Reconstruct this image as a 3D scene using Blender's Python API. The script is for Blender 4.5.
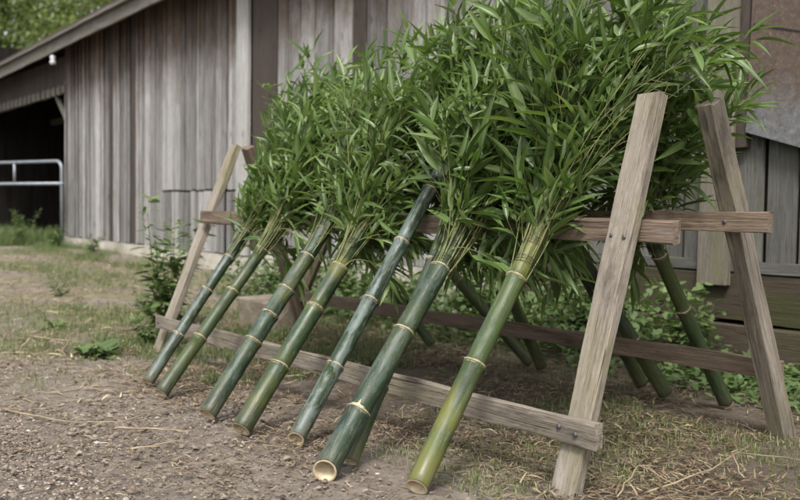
import bpy, math, random
import numpy as np
from mathutils import Vector, Matrix, noise, Quaternion

# ---------------------------------------------------------------- camera, sky, sun, exposure
scene = bpy.context.scene
for o in list(bpy.data.objects):
    bpy.data.objects.remove(o)
col = scene.collection
random.seed(11)
rng = np.random.default_rng(5)

PITCH, ROLL = math.atan(44 / 935.0), math.radians(0.8)
F0, R0, U0 = Vector((-.8, .6, 0)), Vector((.6, .8, 0)), Vector((0, 0, 1))
FW = F0 * math.cos(PITCH) - U0 * math.sin(PITCH)
UP = U0 * math.cos(PITCH) + F0 * math.sin(PITCH)
RT = R0 * math.cos(ROLL) + UP * math.sin(ROLL)
UP = UP * math.cos(ROLL) - R0 * math.sin(ROLL)
CAM = Vector((0, 0, 1.0))
cd = bpy.data.cameras.new('camera')
cam = bpy.data.objects.new('camera', cd)
col.objects.link(cam)
cam.matrix_world = Matrix.Translation(CAM) @ Matrix((RT, UP, -FW)).transposed().to_4x4()
cd.sensor_width = 36
cd.lens = 935 / 800 * 36
cd.clip_start, cd.clip_end = 0.05, 3000
cd.dof.use_dof = True
cd.dof.focus_distance = 3.55
cd.dof.aperture_fstop = 3.0
scene.camera = cam

SUN_DIR = Vector((.42, -.42, .82)).normalized()      # towards the sun behind thin cloud
w = bpy.data.worlds.new('World')
scene.world = w
w.use_nodes = True
nt = w.node_tree
sky = nt.nodes.new('ShaderNodeTexSky')
sky.sky_type = 'NISHITA'
sky.sun_disc = False
sky.sun_elevation = math.asin(SUN_DIR.z)
sky.sun_rotation = math.atan2(SUN_DIR.x, SUN_DIR.y)
sky.dust_density = 4
hs = nt.nodes.new('ShaderNodeHueSaturation')          # overcast: the blue is veiled
hs.inputs['Saturation'].default_value = .36
nt.links.new(sky.outputs[0], hs.inputs['Color'])
nt.links.new(hs.outputs[0], nt.nodes['Background'].inputs[0])
nt.nodes['Background'].inputs[1].default_value = .12
sl = bpy.data.lights.new('sun', 'SUN')
sl.energy = 1.5
sl.angle = math.radians(13)
sl.color = (1, .975, .945)
so = bpy.data.objects.new('sun', sl)
col.objects.link(so)
so.rotation_euler = (-SUN_DIR).to_track_quat('-Z', 'Y').to_euler()
so.location = (3, -3, 9)
scene.view_settings.view_transform = 'Standard'
scene.view_settings.look = 'None'
scene.view_settings.gamma = 1
scene.view_settings.exposure = 1.22


# ---------------------------------------------------------------- materials
class NB:
    """small node-building helper"""
    def __init__(s, name):
        s.m = bpy.data.materials.new(name)
        s.m.use_nodes = True
        s.t = s.m.node_tree
        s.b = s.t.nodes['Principled BSDF']
        s.out = s.t.nodes['Material Output']

    def n(s, kind, **kw):
        d = s.t.nodes.new(kind)
        for k, v in kw.items():
            setattr(d, k, v)
        return d

    def l(s, a, b):
        s.t.links.new(a, b)

    def coord(s, scale=(1, 1, 1), rnd=0.0, world=False):
        c = s.n('ShaderNodeNewGeometry').outputs['Position'] if world else s.n('ShaderNodeTexCoord').outputs['Object']
        mp = s.n('ShaderNodeMapping')
        mp.inputs['Scale'].default_value = scale
        s.l(c, mp.inputs['Vector'])
        if not rnd:
            return mp.outputs[0]
        oi = s.n('ShaderNodeObjectInfo')
        ml = s.n('ShaderNodeMath', operation='MULTIPLY')
        s.l(oi.outputs['Random'], ml.inputs[0])
        ml.inputs[1].default_value = rnd
        va = s.n('ShaderNodeVectorMath', operation='ADD')
        s.l(mp.outputs[0], va.inputs[0])
        s.l(ml.outputs[0], va.inputs[1])
        return va.outputs[0]

    def noise(s, vec, scale, detail=5, rough=.6, dist=0):
        x = s.n('ShaderNodeTexNoise')
        x.inputs['Scale'].default_value = scale
        x.inputs['Detail'].default_value = detail
        x.inputs['Roughness'].default_value = rough
        x.inputs['Distortion'].default_value = dist
        if vec is not None:
            s.l(vec, x.inputs['Vector'])
        return x.outputs['Fac']

    def ramp(s, fac, stops):
        r = s.n('ShaderNodeValToRGB')
        while len(r.color_ramp.elements) < len(stops):
            r.color_ramp.elements.new(.5)
        for e, (p, c) in zip(r.color_ramp.elements, stops):
            e.position = p
            e.color = (*c, 1) if len(c) == 3 else c
        s.l(fac, r.inputs[0])
        return r.outputs[0]

    def fade(s, fac, a, b):
        mr = s.n('ShaderNodeMapRange')
        s.l(fac, mr.inputs[0])
        mr.inputs[1].default_value, mr.inputs[2].default_value = a, b
        return mr.outputs[0]

    def mix(s, fac, a, b, mode='MIX'):
        x = s.n('ShaderNodeMix', data_type='RGBA', blend_type=mode)
        for v, i in ((fac, 0), (a, 6), (b, 7)):
            if isinstance(v, (int, float)):
                x.inputs[i].default_value = v
            elif isinstance(v, tuple):
                x.inputs[i].default_value = (*v, 1)
            else:
                s.l(v, x.inputs[i])
        return x.outputs[2]

    def mul(s, a, b, op='MULTIPLY'):
        x = s.n('ShaderNodeMath', operation=op)
        for v, i in ((a, 0), (b, 1)):
            if isinstance(v, (int, float)):
                x.inputs[i].default_value = v
            else:
                s.l(v, x.inputs[i])
        return x.outputs[0]

    def attr(s, name):
        return s.n('ShaderNodeAttribute', attribute_name=name).outputs['Fac']

    def rand(s):
        return s.n('ShaderNodeObjectInfo').outputs['Random']

    def bump(s, h, strength, dist=.01):
        b = s.n('ShaderNodeBump')
        b.inputs['Strength'].default_value = strength
        b.inputs['Distance'].default_value = dist
        s.l(h, b.inputs['Height'])
        s.l(b.outputs[0], s.b.inputs['Normal'])

    def done(s, color, rough=.8, spec=.3):
        if isinstance(color, tuple):
            s.b.inputs['Base Color'].default_value = (*color, 1)
        else:
            s.l(color, s.b.inputs['Base Color'])
        if isinstance(rough, (int, float)):
            s.b.inputs['Roughness'].default_value = rough
        else:
            s.l(rough, s.b.inputs['Roughness'])
        s.b.inputs['Specular IOR Level'].default_value = spec
        return s.m


def wood_mat(name, dark, light, moss=0.0, mosscol=(.10, .11, .04), brown=None, tone=.35, bump=.5, crack=.5, stain=0.0, edge=None):
    k = NB(name)
    v = k.coord((1, 1, .045), 37)
    g = k.noise(v, 75, 6, .7, .6)
    v2 = k.coord((1, 1, .12), 91)
    g2 = k.noise(v2, 13, 4, .6, .8)
    v3 = k.coord((1, 1, .5), 53)
    g3 = k.noise(v3, 4, 4, .6)
    c = k.ramp(g, [(.30, dark), (.62, light)])
    c = k.mix(k.fade(g2, .35, .7), c, tuple(x * .62 for x in light))
    if edge:
        c = k.mix(k.mul(k.fade(k.noise(k.coord((1, 1, .03), 77), 15, 4, .6, .3), .52, .62), .55), c, edge)
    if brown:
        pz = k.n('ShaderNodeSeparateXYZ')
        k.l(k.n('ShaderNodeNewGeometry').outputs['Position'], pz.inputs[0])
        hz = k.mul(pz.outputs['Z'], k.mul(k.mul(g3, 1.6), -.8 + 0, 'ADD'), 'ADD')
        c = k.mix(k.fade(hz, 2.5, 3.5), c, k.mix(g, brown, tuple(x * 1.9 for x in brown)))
    if moss:
        c = k.mix(k.mul(k.fade(g3, .48, .66), moss), c, mosscol)
    if stain:
        sn_ = k.noise(k.coord((1, 1, .22), 67), 9, 7, .72, .4)
        c = k.mix(k.mul(k.fade(sn_, .50, .66), stain), c, tuple(x * .62 for x in dark))
        c = k.mix(k.mul(k.fade(sn_, .42, .30), stain * .6), c, tuple(min(1, sum(light) / 3 * 1.18) for x in light))
    # cracks along the grain
    cr = k.noise(k.coord((1, 1, .02), 17), 120, 2, .5, .3)
    c = k.mix(k.mul(k.fade(cr, .36, .30), crack), c, tuple(x * .3 for x in dark))
    # knots
    vo = k.n('ShaderNodeTexVoronoi')
    vo.inputs['Scale'].default_value = 5
    k.l(k.coord((1, 1, .35), 23), vo.inputs['Vector'])
    c = k.mix(k.mul(k.fade(vo.outputs['Distance'], .11, .05), .6), c, tuple(x * .45 for x in dark))
    sp = k.noise(k.coord((1, 1, .10), 29), 260, 4, .75)
    c = k.mix(k.mul(k.fade(sp, .56, .68), .55), c, tuple(x * .55 for x in dark))
    c = k.mix(k.mul(k.fade(sp, .43, .33), .35), c, tuple(min(1, x * 1.25) for x in light))
    r = k.rand()
    c = k.mix(1, c, k.ramp(r, [(0, (1 - tone,) * 3), (1, (1 + tone * .5,) * 3)]), 'MULTIPLY')
    k.bump(k.mul(g, k.mul(cr, .6), 'ADD'), bump, .006)
    return k.done(c, .85, .2)


M = {}
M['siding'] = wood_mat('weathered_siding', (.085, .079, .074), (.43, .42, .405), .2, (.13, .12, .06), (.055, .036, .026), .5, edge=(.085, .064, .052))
M['siding_dark'] = wood_mat('dark_siding', (.028, .022, .018), (.085, .068, .056), 0, tone=.2)
M['siding_pale'] = wood_mat('pale_plank', (.20, .19, .175), (.46, .45, .425), .1, tone=.05)
M['siding_moss'] = wood_mat('mossy_siding', (.055, .052, .046), (.17, .165, .15), .55, (.095, .10, .05), tone=.3)
M['old_board'] = wood_mat('mossy_board', (.075, .064, .05), (.19, .17, .135), .6, (.13, .14, .055), tone=.2)
M['sill'] = wood_mat('sill_timber', (.035, .027, .021), (.10, .078, .056), .9, (.06, .066, .022), tone=.2, bump=.8)
M['fascia'] = wood_mat('fascia_board', (.06, .054, .044), (.19, .175, .15), .4, (.09, .09, .045), tone=.1)
M['rack'] = wood_mat('grey_brown_lumber', (.10, .083, .064), (.335, .292, .235), .6, (.185, .17, .08), tone=.10, bump=.9, crack=.85, stain=.7)
M['rack_dark'] = wood_mat('brown_lumber', (.085, .060, .043), (.245, .185, .135), .15, (.13, .115, .06), tone=.12, bump=.9, crack=.8, stain=.6)

k = NB('concrete')
v = k.coord(rnd=9)
c = k.ramp(k.noise(v, 3, 8, .65), [(.3, (.30, .27, .225)), (.7, (.50, .47, .41))])
c = k.mix(k.mul(k.fade(k.noise(v, 1.1, 4), .5, .7), .6), c, (.16, .15, .085))
k.bump(k.noise(v, 30, 6), .4)
M['concrete'] = k.done(c, .9, .2)

k = NB('old_block')
v = k.coord(rnd=9)
c = k.ramp(k.noise(v, 9, 8, .7), [(.3, (.13, .11, .08)), (.7, (.29, .25, .195))])
k.bump(k.noise(v, 30, 6), .8)
M['block'] = k.done(c, .95, .1)

k = NB('rusty_sheet')
v = k.coord(rnd=3)
a = k.noise(v, 2.2, 7, .7, .5)
pz = k.n('ShaderNodeSeparateXYZ')
k.l(k.n('ShaderNodeNewGeometry').outputs['Position'], pz.inputs[0])
e = k.mul(k.mul(pz.outputs['Z'], -1.62, 'ADD'), k.mul(a, .9), 'ADD')
rust = k.ramp(k.noise(v, 28, 6, .75), [(.3, (.05, .034, .025)), (.7, (.12, .085, .06))])
zinc = k.ramp(k.noise(v, 22, 6, .7), [(.3, (.07, .07, .07)), (.72, (.19, .19, .19))])
c = k.mix(k.fade(e, .35, .62), zinc, rust)
fl = k.noise(k.coord((3, 3, 1), 3), 40, 3, .6)
c = k.mix(k.mul(k.fade(fl, .62, .7), .5), c, (.36, .35, .34))
k.bump(k.noise(v, 26, 6, .7), .35)
M['sheet'] = k.done(c, .6, .4)

k = NB('galvanised')
M['zinc'] = k.done(k.ramp(k.noise(k.coord(), 14, 3), [(.3, (.17, .185, .20)), (.7, (.27, .29, .31))]), .45, .5)
k.b.inputs['Metallic'].default_value = .35
k = NB('bolt_steel')
M['bolt'] = k.done(k.ramp(k.noise(k.coord(), 60, 3), [(.3, (.06, .06, .06)), (.7, (.16, .165, .165))]), .7, .3)
k.b.inputs['Metallic'].default_value = .7
k = NB('white_ceramic')
M['ceramic'] = k.done((.5, .5, .49), .35, .5)
k = NB('interior_shade')
M['interior'] = k.done(k.ramp(k.noise(k.coord((1, 1, .1)), 12, 4), [(.3, (.008, .007, .006)), (.7, (.02, .017, .014))]), .95, .1)  # near-black: shade inside the barn and behind board gaps, put into the colour


def culm_mat(name, green, dark, bloom, yellow):
    """bamboo skin: green base, dark patches, waxy grey bloom and yellow blotches"""
    k = NB(name)
    v = k.coord((1, 1, .35), 61)
    big = k.noise(k.coord((1, 1, .28), 19), 7, 3, .5)
    mid = k.noise(v, 16, 5, .62)
    st = k.noise(k.coord((1, 1, .03), 7), 120, 4, .6)
    G = {0: ((.055, .105, .024), (.020, .045, .016)), 1: ((.040, .085, .026), (.012, .034, .018)), 2: ((.085, .135, .022), (.040, .070, .015))}
    c = k.mix(k.fade(big, .40, .62), green, dark)
    zone = k.noise(k.coord((.35, .35, 1), 43), 3.2, 2, .5)              # slow change along the culm
    yn = k.noise(k.coord((1, 1, .07), 43), 34, 5, .65)
    ym = k.mul(k.fade(k.mul(zone, k.mul(yn, .35), 'ADD'), .62, .76), yellow)
    c = k.mix(ym, c, k.mix(yn, (.125, .135, .022), (.215, .19, .042)))
    bn = k.noise(k.coord((1.2, 1.2, .30), 29), 17, 9, .78, .25)
    bl = k.fade(bn, .560 - .11 * bloom, .585 - .085 * bloom)
    c = k.mix(k.mul(bl, min(1, .12 + .72 * bloom)), c, (.150, .185, .178))
    c = k.mix(k.mul(k.fade(st, .50, .70), .45), c, tuple(min(1, x * 1.8 + .012) for x in green))
    sc = k.noise(k.coord((1, 1, .10), 71), 120, 5, .65)
    c = k.mix(k.mul(k.fade(sc, .60, .65), .5), c, (.22, .225, .15))
    c = k.mix(k.mul(k.fade(mid, .57, .68), .6), c, (.022, .027, .014))
    fine = k.noise(k.coord((1, 1, .6), 13), 230, 3, .6)
    c = k.mix(k.mul(k.fade(fine, .60, .69), .4), c, (.19, .19, .125))
    ez = k.n('ShaderNodeSeparateXYZ')
    k.l(k.n('ShaderNodeTexCoord').outputs['Object'], ez.inputs[0])
    foot = k.mul(k.fade(k.mul(ez.outputs['Z'], k.mul(mid, .22), 'ADD'), .26, .10), k.fade(sc, .40, .62))
    c = k.mix(k.mul(foot, .75), c, (.155, .125, .085))                  # dried mud splashed on the butt end
    c = k.mix(k.mul(k.fade(k.noise(k.coord((1, 1, .5), 83), 26, 7, .75), .53, .64), .38), c, (.075, .075, .05))
    c = k.mix(1, c, (.80, .82, .78), 'MULTIPLY')
    k.bump(k.mul(st, k.mul(fine, .5), 'ADD'), .14, .003)
    return k.done(c, k.ramp(mid, [(.3, (.34,) * 3), (.7, (.66,) * 3)]), .42)


k = NB('bamboo_node')
M['node'] = k.done(k.ramp(k.noise(k.coord(rnd=5), 60, 4, .7), [(.32, (.08, .062, .036)), (.46, (.25, .195, .12)), (.70, (.44, .36, .25))]), .8, .2)
k = NB('bamboo_cut')
v = k.coord(rnd=5)
M['cut'] = k.done(k.ramp(k.noise(v, 40, 5, .7), [(.3, (.36, .28, .165)), (.7, (.62, .53, .37))]), .75, .2)
k = NB('binding_wire')
M['wire'] = k.done((.012, .014, .012), .5, .4)
k = NB('bamboo_stem')
M['stem'] = k.done(k.ramp(k.noise(k.coord(rnd=40), 9, 4), [(.3, (.055, .075, .02)), (.5, (.12, .135, .042)), (.75, (.21, .18, .085))]), .5, .35)


def leaf_mat(name, lo, mid, hi, rib, trans=.32, rough=.42):
    k = NB(name)
    t = k.attr('tint')
    c = k.ramp(t, [(0, lo), (.55, mid), (1, hi)])
    n = k.noise(k.coord((1, 1, 1), 3), 24, 3, .6)
    c = k.mix(k.fade(n, .3, .8), c, k.mix(.5, c, lo))
    r = k.attr('rib')
    p = k.mul(r, 9, 'POWER')
    c = k.mix(k.mul(p, .55), c, rib)
    k.done(c, rough, .45)
    tr = k.n('ShaderNodeBsdfTranslucent')
    k.l(k.mix(1, c, (1.25, 1.35, .7), 'MULTIPLY'), tr.inputs[0])
    ms = k.n('ShaderNodeMixShader')
    ms.inputs[0].default_value = trans
    k.l(k.b.outputs[0], ms.inputs[1])
    k.l(tr.outputs[0], ms.inputs[2])
    k.l(ms.outputs[0], k.out.inputs[0])
    return k.m


M['leaf'] = leaf_mat('bamboo_leaf', (.042, .080, .021), (.118, .188, .050), (.245, .315, .130), (.27, .31, .12), .36, .36)
M['weed'] = leaf_mat('weed_leaf', (.055, .095, .03), (.12, .18, .06), (.20, .26, .095), (.17, .22, .09), .3, .62)
M['grass'] = leaf_mat('grass_blade', (.05, .09, .025), (.13, .17, .055), (.32, .30, .14), (.2, .22, .1), .25)
M['tree'] = leaf_mat('tree_leaf', (.09, .12, .045), (.19, .23, .09), (.33, .37, .17), (.24, .28, .13), .4)
k = NB('straw')
M['straw'] = k.done(k.ramp(k.attr('tint'), [(0, (.075, .05, .032)), (.35, (.17, .125, .08)), (.75, (.30, .24, .15)), (1, (.46, .39, .26))]), .85, .2)
k = NB('gravel_chip')
M['chip'] = k.done(k.ramp(k.attr('tint'), [(0, (.06, .045, .035)), (.4, (.17, .135, .105)), (.8, (.28, .235, .19)), (1, (.44, .40, .34))]), .9, .2)
k = NB('bark')
M['bark'] = k.done(k.ramp(k.noise(k.coord((1, 1, .2)), 8, 5), [(.3, (.05, .04, .03)), (.7, (.14, .115, .09))]), .95, .1)
k = NB('dry_stalk')
M['stalk'] = k.done(k.ramp(k.noise(k.coord((1, 1, 1), 5), 9, 4), [(.3, (.18, .14, .09)), (.7, (.36, .29, .19))]), .8, .2)

k = NB('dirt_ground')
v = k.coord(world=True)
n1 = k.noise(v, 1.3, 6, .62)
n2 = k.noise(v, 11, 8, .72)
n3 = k.noise(v, 60, 6, .75)
c = k.ramp(n2, [(.30, (.11, .088, .068)), (.52, (.215, .180, .145)), (.74, (.34, .295, .245))])
c = k.mix(k.mul(k.fade(n3, .5, .72), .5), c, (.30, .26, .21))
c = k.mix(k.mul(k.fade(n3, .46, .34), .6), c, (.05, .036, .027))
sx = k.n('ShaderNodeSeparateXYZ')
k.l(v, sx.inputs[0])
# grey gravel of the driveway nearest the camera
gv = k.mul(k.mul(sx.outputs['Y'], -1, 'MULTIPLY'), k.mul(n1, .9), 'ADD')
gravel = k.ramp(k.noise(v, 55, 6, .8), [(.3, (.10, .09, .085)), (.55, (.22, .205, .195)), (.75, (.38, .36, .34))])
c = k.mix(k.fade(gv, -.42, -.10), c, gravel)
# shade under the rack and towards the barn, painted into the dirt colour
rack_shade = k.mul(sx.outputs['Y'], k.mul(n1, 1.3), 'ADD')
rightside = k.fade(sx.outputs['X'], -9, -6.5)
c = k.mix(k.mul(k.mul(k.fade(rack_shade, 2.9, 3.6), rightside), .65), c, k.mix(n3, (.045, .034, .025), (.13, .10, .068)))
# mossy green film in the half-grown part to the left
gm = k.mul(k.fade(n1, .46, .60), k.fade(sx.outputs['X'], -4.2, -6.5))
c = k.mix(k.mul(gm, .55), c, k.mix(n2, (.10, .105, .035), (.22, .20, .09)))
k.bump(k.mul(n2, k.mul(n3, .45), 'ADD'), .9, .03)
M['dirt'] = k.done(c, .95, .15)


# ---------------------------------------------------------------- geometry helpers
def gz(x, y):
    """height of the ground: level at the rack, rising a little towards the barn's far end"""
    t = min(1, max(0, (-6.3 - x) / 11))
    s = t * t * (3 - 2 * t)
    return .2 * s


def tag(o, label=None, cat=None, group=None, kind=None):
    for key, val in (('label', label), ('category', cat), ('group', group), ('kind', kind)):
        if val:
            o[key] = val
    return o


def empty(name, loc, label, cat, group=None):
    o = bpy.data.objects.new(name, None)
    o.empty_display_size = .1
    o.location = loc
    col.objects.link(o)
    return tag(o, label, cat, group)


WM = {}


def wm(o):
    if o is None:
        return Matrix.Identity(4)
    return WM.get(o.name, Matrix.Translation(o.location))


def link(name, me, mat=None, parent=None, mw=None):
    """link a mesh as one object; mw is its world matrix"""
    o = bpy.data.objects.new(name, me)
    col.objects.link(o)
    if mat is not None and not me.materials:
        me.materials.append(mat)
    mw = mw or Matrix.Identity(4)
    WM[o.name] = mw
    if parent is not None:
        o.parent = parent
        o.matrix_basis = wm(parent).inverted() @ mw
    else:
        o.matrix_basis = mw
    return o


def mesh(name, vs, fs, smooth=False):
    me = bpy.data.meshes.new(name)
    me.from_pydata([tuple(v) for v in vs], [], fs)
    if smooth:
        me.polygons.foreach_set('use_smooth', [True] * len(me.polygons))
    me.update()
    return me


def frame(z, hint=Vector((0, 0, 1))):
    """rotation matrix whose Z is z and whose X lies close to hint"""
    z = Vector(z).normalized()
    x = Vector(hint) - z * z.dot(Vector(hint))
    if x.length < 1e-4:
        x = z.orthogonal()
    x.normalize()
    y = z.cross(x)
    return Matrix((x, y, z)).transposed()


def beam(name, p0, p1, wx, ty, hint, mat, parent=None, segs=8, wob=.0025, ch=.004):
    """plank from p0 to p1; width wx along hint, thickness ty; chamfered, slightly uneven"""
    p0, p1 = Vector(p0), Vector(p1)
    L = (p1 - p0).length
    rot = frame(p1 - p0, hint)
    a, b = wx / 2, ty / 2
    prof = [(-a + ch, -b), (a - ch, -b), (a, -b + ch), (a, b - ch), (a - ch, b), (-a + ch, b), (-a, b - ch), (-a, -b + ch)]
    vs, fs = [], []
    ox, oy = random.uniform(0, 99), random.uniform(0, 99)
    for i in range(segs + 1):
        z = L * i / segs
        for j, (x, y) in enumerate(prof):
            nx = noise.noise((ox + j * .8, oy, z * 3.1)) * wob * 1.3
            ny = noise.noise((ox, oy + j * .8, z * 3.1 + 50)) * wob
            dz = 0
            if i in (0, segs):
                dz = random.uniform(-.004, .004)
            vs.append((x + nx * 2, y + ny * 2, z + dz))
    for i in range(segs):
        for j in range(8):
            q = (j + 1) % 8
            fs.append((i * 8 + j, i * 8 + q, i * 8 + 8 + q, i * 8 + 8 + j))
    fs.append(tuple(range(7, -1, -1)))
    fs.append(tuple(segs * 8 + j for j in range(8)))
    return link(name, mesh(name, vs, fs), mat, parent, Matrix.Translation(p0) @ rot.to_4x4())


def box(name, lo, hi, mat, parent=None, jit=0.0):
    (x0, y0, z0), (x1, y1, z1) = lo, hi
    o = Vector(((x0 + x1) / 2, (y0 + y1) / 2, z0))
    r = lambda: random.uniform(-jit, jit)
    vs = [Vector((x + r(), y + r() * .4, z + r())) - o for z in (z0, z1) for x, y in ((x0, y0), (x1, y0), (x1, y1), (x0, y1))]
    fs = [(3, 2, 1, 0), (4, 5, 6, 7), (0, 1, 5, 4), (1, 2, 6, 5), (2, 3, 7, 6), (3, 0, 4, 7)]
    return link(name, mesh(name, vs, fs), mat, parent, Matrix.Translation(o))


def tube_into(vs, fs, pts, radii, n=6, caps=True):
    """append a tube along pts to vs, fs"""
    b0 = len(vs)
    pts = [Vector(p) for p in pts]
    x = None
    for i, p in enumerate(pts):
        d = (pts[min(i + 1, len(pts) - 1)] - pts[max(i - 1, 0)]).normalized()
        x = d.orthogonal().normalized() if x is None else (x - d * d.dot(x)).normalized()
        y = d.cross(x)
        for j in range(n):
            a = 2 * math.pi * j / n
            vs.append(p + (x * math.cos(a) + y * math.sin(a)) * radii[i])
    for i in range(len(pts) - 1):
        for j in range(n):
            q = (j + 1) % n
            fs.append((b0 + i * n + j, b0 + i * n + q, b0 + (i + 1) * n + q, b0 + (i + 1) * n + j))
    if caps:
        fs.append(tuple(b0 + j for j in range(n - 1, -1, -1)))
        e = b0 + (len(pts) - 1) * n
        fs.append(tuple(e + j for j in range(n)))


def tube(name, pts, radii, mat, parent=None, n=8, mw=None, smooth=True):
    vs, fs = [], []
    if isinstance(radii, (int, float)):
        radii = [radii] * len(pts)
    tube_into(vs, fs, pts, radii, n)
    return link(name, mesh(name, vs, fs, smooth), mat, parent, mw)


def lathe(name, prof, mat, parent=None, mw=None, n=20, closed=False, smooth=True):
    vs, fs = [], []
    for r, z in prof:
        for j in range(n):
            a = 2 * math.pi * j / n
            vs.append((r * math.cos(a), r * math.sin(a), z))
    m = len(prof)
    for i in range(m if closed else m - 1):
        i2 = (i + 1) % m
        for j in range(n):
            q = (j + 1) % n
            fs.append((i * n + j, i * n + q, i2 * n + q, i2 * n + j))
    return link(name, mesh(name, vs, fs, smooth), mat, parent, mw)


def scatter(name, tv, tf, pos, rot, tint, mat, rib=None, parent=None, mw=None, kind='stuff', smooth=False):
    """one mesh of many copies: template verts tv (k,3), tris/quads tf, pos (n,3), rot (n,3,3) incl. scale, tint (n)"""
    tv = np.asarray(tv, float)
    n, kv = len(pos), len(tv)
    V = np.einsum('nij,kj->nki', rot, tv) + pos[:, None, :]
    me = bpy.data.meshes.new(name)
    me.vertices.add(n * kv)
    me.vertices.foreach_set('co', V.reshape(-1).astype(np.float32))
    ls = [len(f) for f in tf]
    flat = np.concatenate([np.asarray(f) for f in tf])
    loops = (flat[None, :] + (np.arange(n) * kv)[:, None]).reshape(-1)
    me.loops.add(len(loops))
    me.loops.foreach_set('vertex_index', loops.astype(np.int32))
    tot = np.tile(np.array(ls), n)
    st = np.concatenate([[0], np.cumsum(tot)[:-1]])
    me.polygons.add(len(tot))
    me.polygons.foreach_set('loop_start', st.astype(np.int32))
    me.polygons.foreach_set('loop_total', tot.astype(np.int32))
    if smooth:
        me.polygons.foreach_set('use_smooth', np.ones(len(tot), dtype=bool))
    a = me.attributes.new('tint', 'FLOAT', 'POINT')
    a.data.foreach_set('value', np.repeat(tint, kv).astype(np.float32))
    if rib is not None:
        a = me.attributes.new('rib', 'FLOAT', 'POINT')
        a.data.foreach_set('value', np.tile(np.asarray(rib), n).astype(np.float32))
    me.update(calc_edges=True)
    me.validate()
    o = link(name, me, mat, parent, mw)
    if kind:
        o['kind'] = kind
    return o


def yaw_mats(n, scale=None, tilt=0.0):
    a = rng.uniform(0, 2 * np.pi, n)
    c, s = np.cos(a), np.sin(a)
    R = np.zeros((n, 3, 3))
    R[:, 0, 0], R[:, 0, 1], R[:, 1, 0], R[:, 1, 1], R[:, 2, 2] = c, -s, s, c, 1
    if tilt:
        t = rng.normal(0, tilt, n)
        T = np.zeros((n, 3, 3))
        T[:, 0, 0], T[:, 1, 1], T[:, 2, 2] = 1, np.cos(t), np.cos(t)
        T[:, 1, 2], T[:, 2, 1] = -np.sin(t), np.sin(t)
        R = np.einsum('nij,njk->nik', R, T)
    if scale is not None:
        R = R * scale[:, None, :]
    return R


def leaf_template(ts, ws, fold=.28, droop=.22):
    """blade along +Y (length 1), half width .5, folded at the midrib; returns verts, faces, rib"""
    mid = [(0, t, -droop * t * t) for t in ts]
    vs, rib = list(mid), [1.0] * len(ts)
    n = len(ts)
    L, R = {}, {}
    for i in range(1, n - 1):
        for side, D in ((-1, L), (1, R)):
            D[i] = len(vs)
            vs.append((side * ws[i] * .5, ts[i], mid[i][2] + fold * ws[i] * .12))
            rib.append(0.0)
    fs = [(0, L[1], 1), (0, 1, R[1])]
    for i in range(1, n - 2):
        fs += [(i, L[i], L[i + 1], i + 1), (i, i + 1, R[i + 1], R[i])]
    fs += [(n - 2, L[n - 2], n - 1), (n - 2, n - 1, R[n - 2])]
    return np.array(vs), fs, rib


LT_FULL = [leaf_template([0, .07, .2, .38, .6, .82, 1], [0, .34, .86, 1, .8, .42, 0], .5, d) for d in (.05, .16, .3)]
LT_SMALL = leaf_template([0, .14, .36, .7, 1], [0, .7, 1, .62, 0], .5, .18)


# ---------------------------------------------------------------- ground
def axis_lines(lo, hi, fine, outs):
    a = list(np.arange(lo, hi + 1e-6, fine))
    step, x = fine, lo
    left = []
    while x > -outs:
        step *= 1.22
        x -= step
        left.append(x)
    step, x = fine, hi
    right = []
    while x < outs:
        step *= 1.22
        x += step
        right.append(x)
    return left[::-1] + a + right


xs, ys = axis_lines(-7.5, -.6, .055, 900), axis_lines(.3, 5.5, .055, 900)
vs, fs = [], []
for y in ys:
    for x in xs:
        h = gz(x, y)
        if abs(x) < 60 and abs(y) < 60:
            h += (noise.noise((x * .7, y * .7, 3)) * .022 + noise.noise((x * 2.6, y * 2.6, 8)) * .012 + noise.noise((x * 8, y * 8, 1)) * .008) - .006
        vs.append((x, y, h))
nx = len(xs)
for j in range(len(ys) - 1):
    for i in range(nx - 1):
        fs.append((j * nx + i, j * nx + i + 1, j * nx + nx + i + 1, j * nx + nx + i))
g = link('ground', mesh('ground', vs, fs, True), M['dirt'])
tag(g, 'bare brown dirt yard with gravel towards the front', 'ground', kind='structure')

# ---------------------------------------------------------------- barn
WY = 5.6          # outer face of the siding
barn = empty('barn', (-10, WY, 0), 'long weathered grey wooden barn with vertical board siding', 'barn')
OPEN_R, END_L, END_R = -18.1, -26.0, 1.6
EY, EZ = 5.2, 3.78


def eave(x_):
    return 3.71 + (x_ + 21.3) * .0235


vs = [(x_, y_, z_) for y_ in (WY + .05, WY + .12) for x_, z_ in ((OPEN_R, .3), (END_R, .3), (END_R, eave(END_R) + .27), (OPEN_R, eave(OPEN_R) + .27))]
fs = [(0, 1, 2, 3), (7, 6, 5, 4), (0, 4, 5, 1), (1, 5, 6, 2), (2, 6, 7, 3), (3, 7, 4, 0)]
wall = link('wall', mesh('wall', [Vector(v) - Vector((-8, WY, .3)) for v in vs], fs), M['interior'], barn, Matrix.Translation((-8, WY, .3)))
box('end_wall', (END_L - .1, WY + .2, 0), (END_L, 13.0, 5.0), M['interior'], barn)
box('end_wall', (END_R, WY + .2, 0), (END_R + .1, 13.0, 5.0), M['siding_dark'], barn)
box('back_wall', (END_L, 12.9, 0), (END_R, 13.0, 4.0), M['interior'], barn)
box('floor', (END_L, WY + .3, -.1), (END_R, 12.9, .24), M['interior'], barn)
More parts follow.
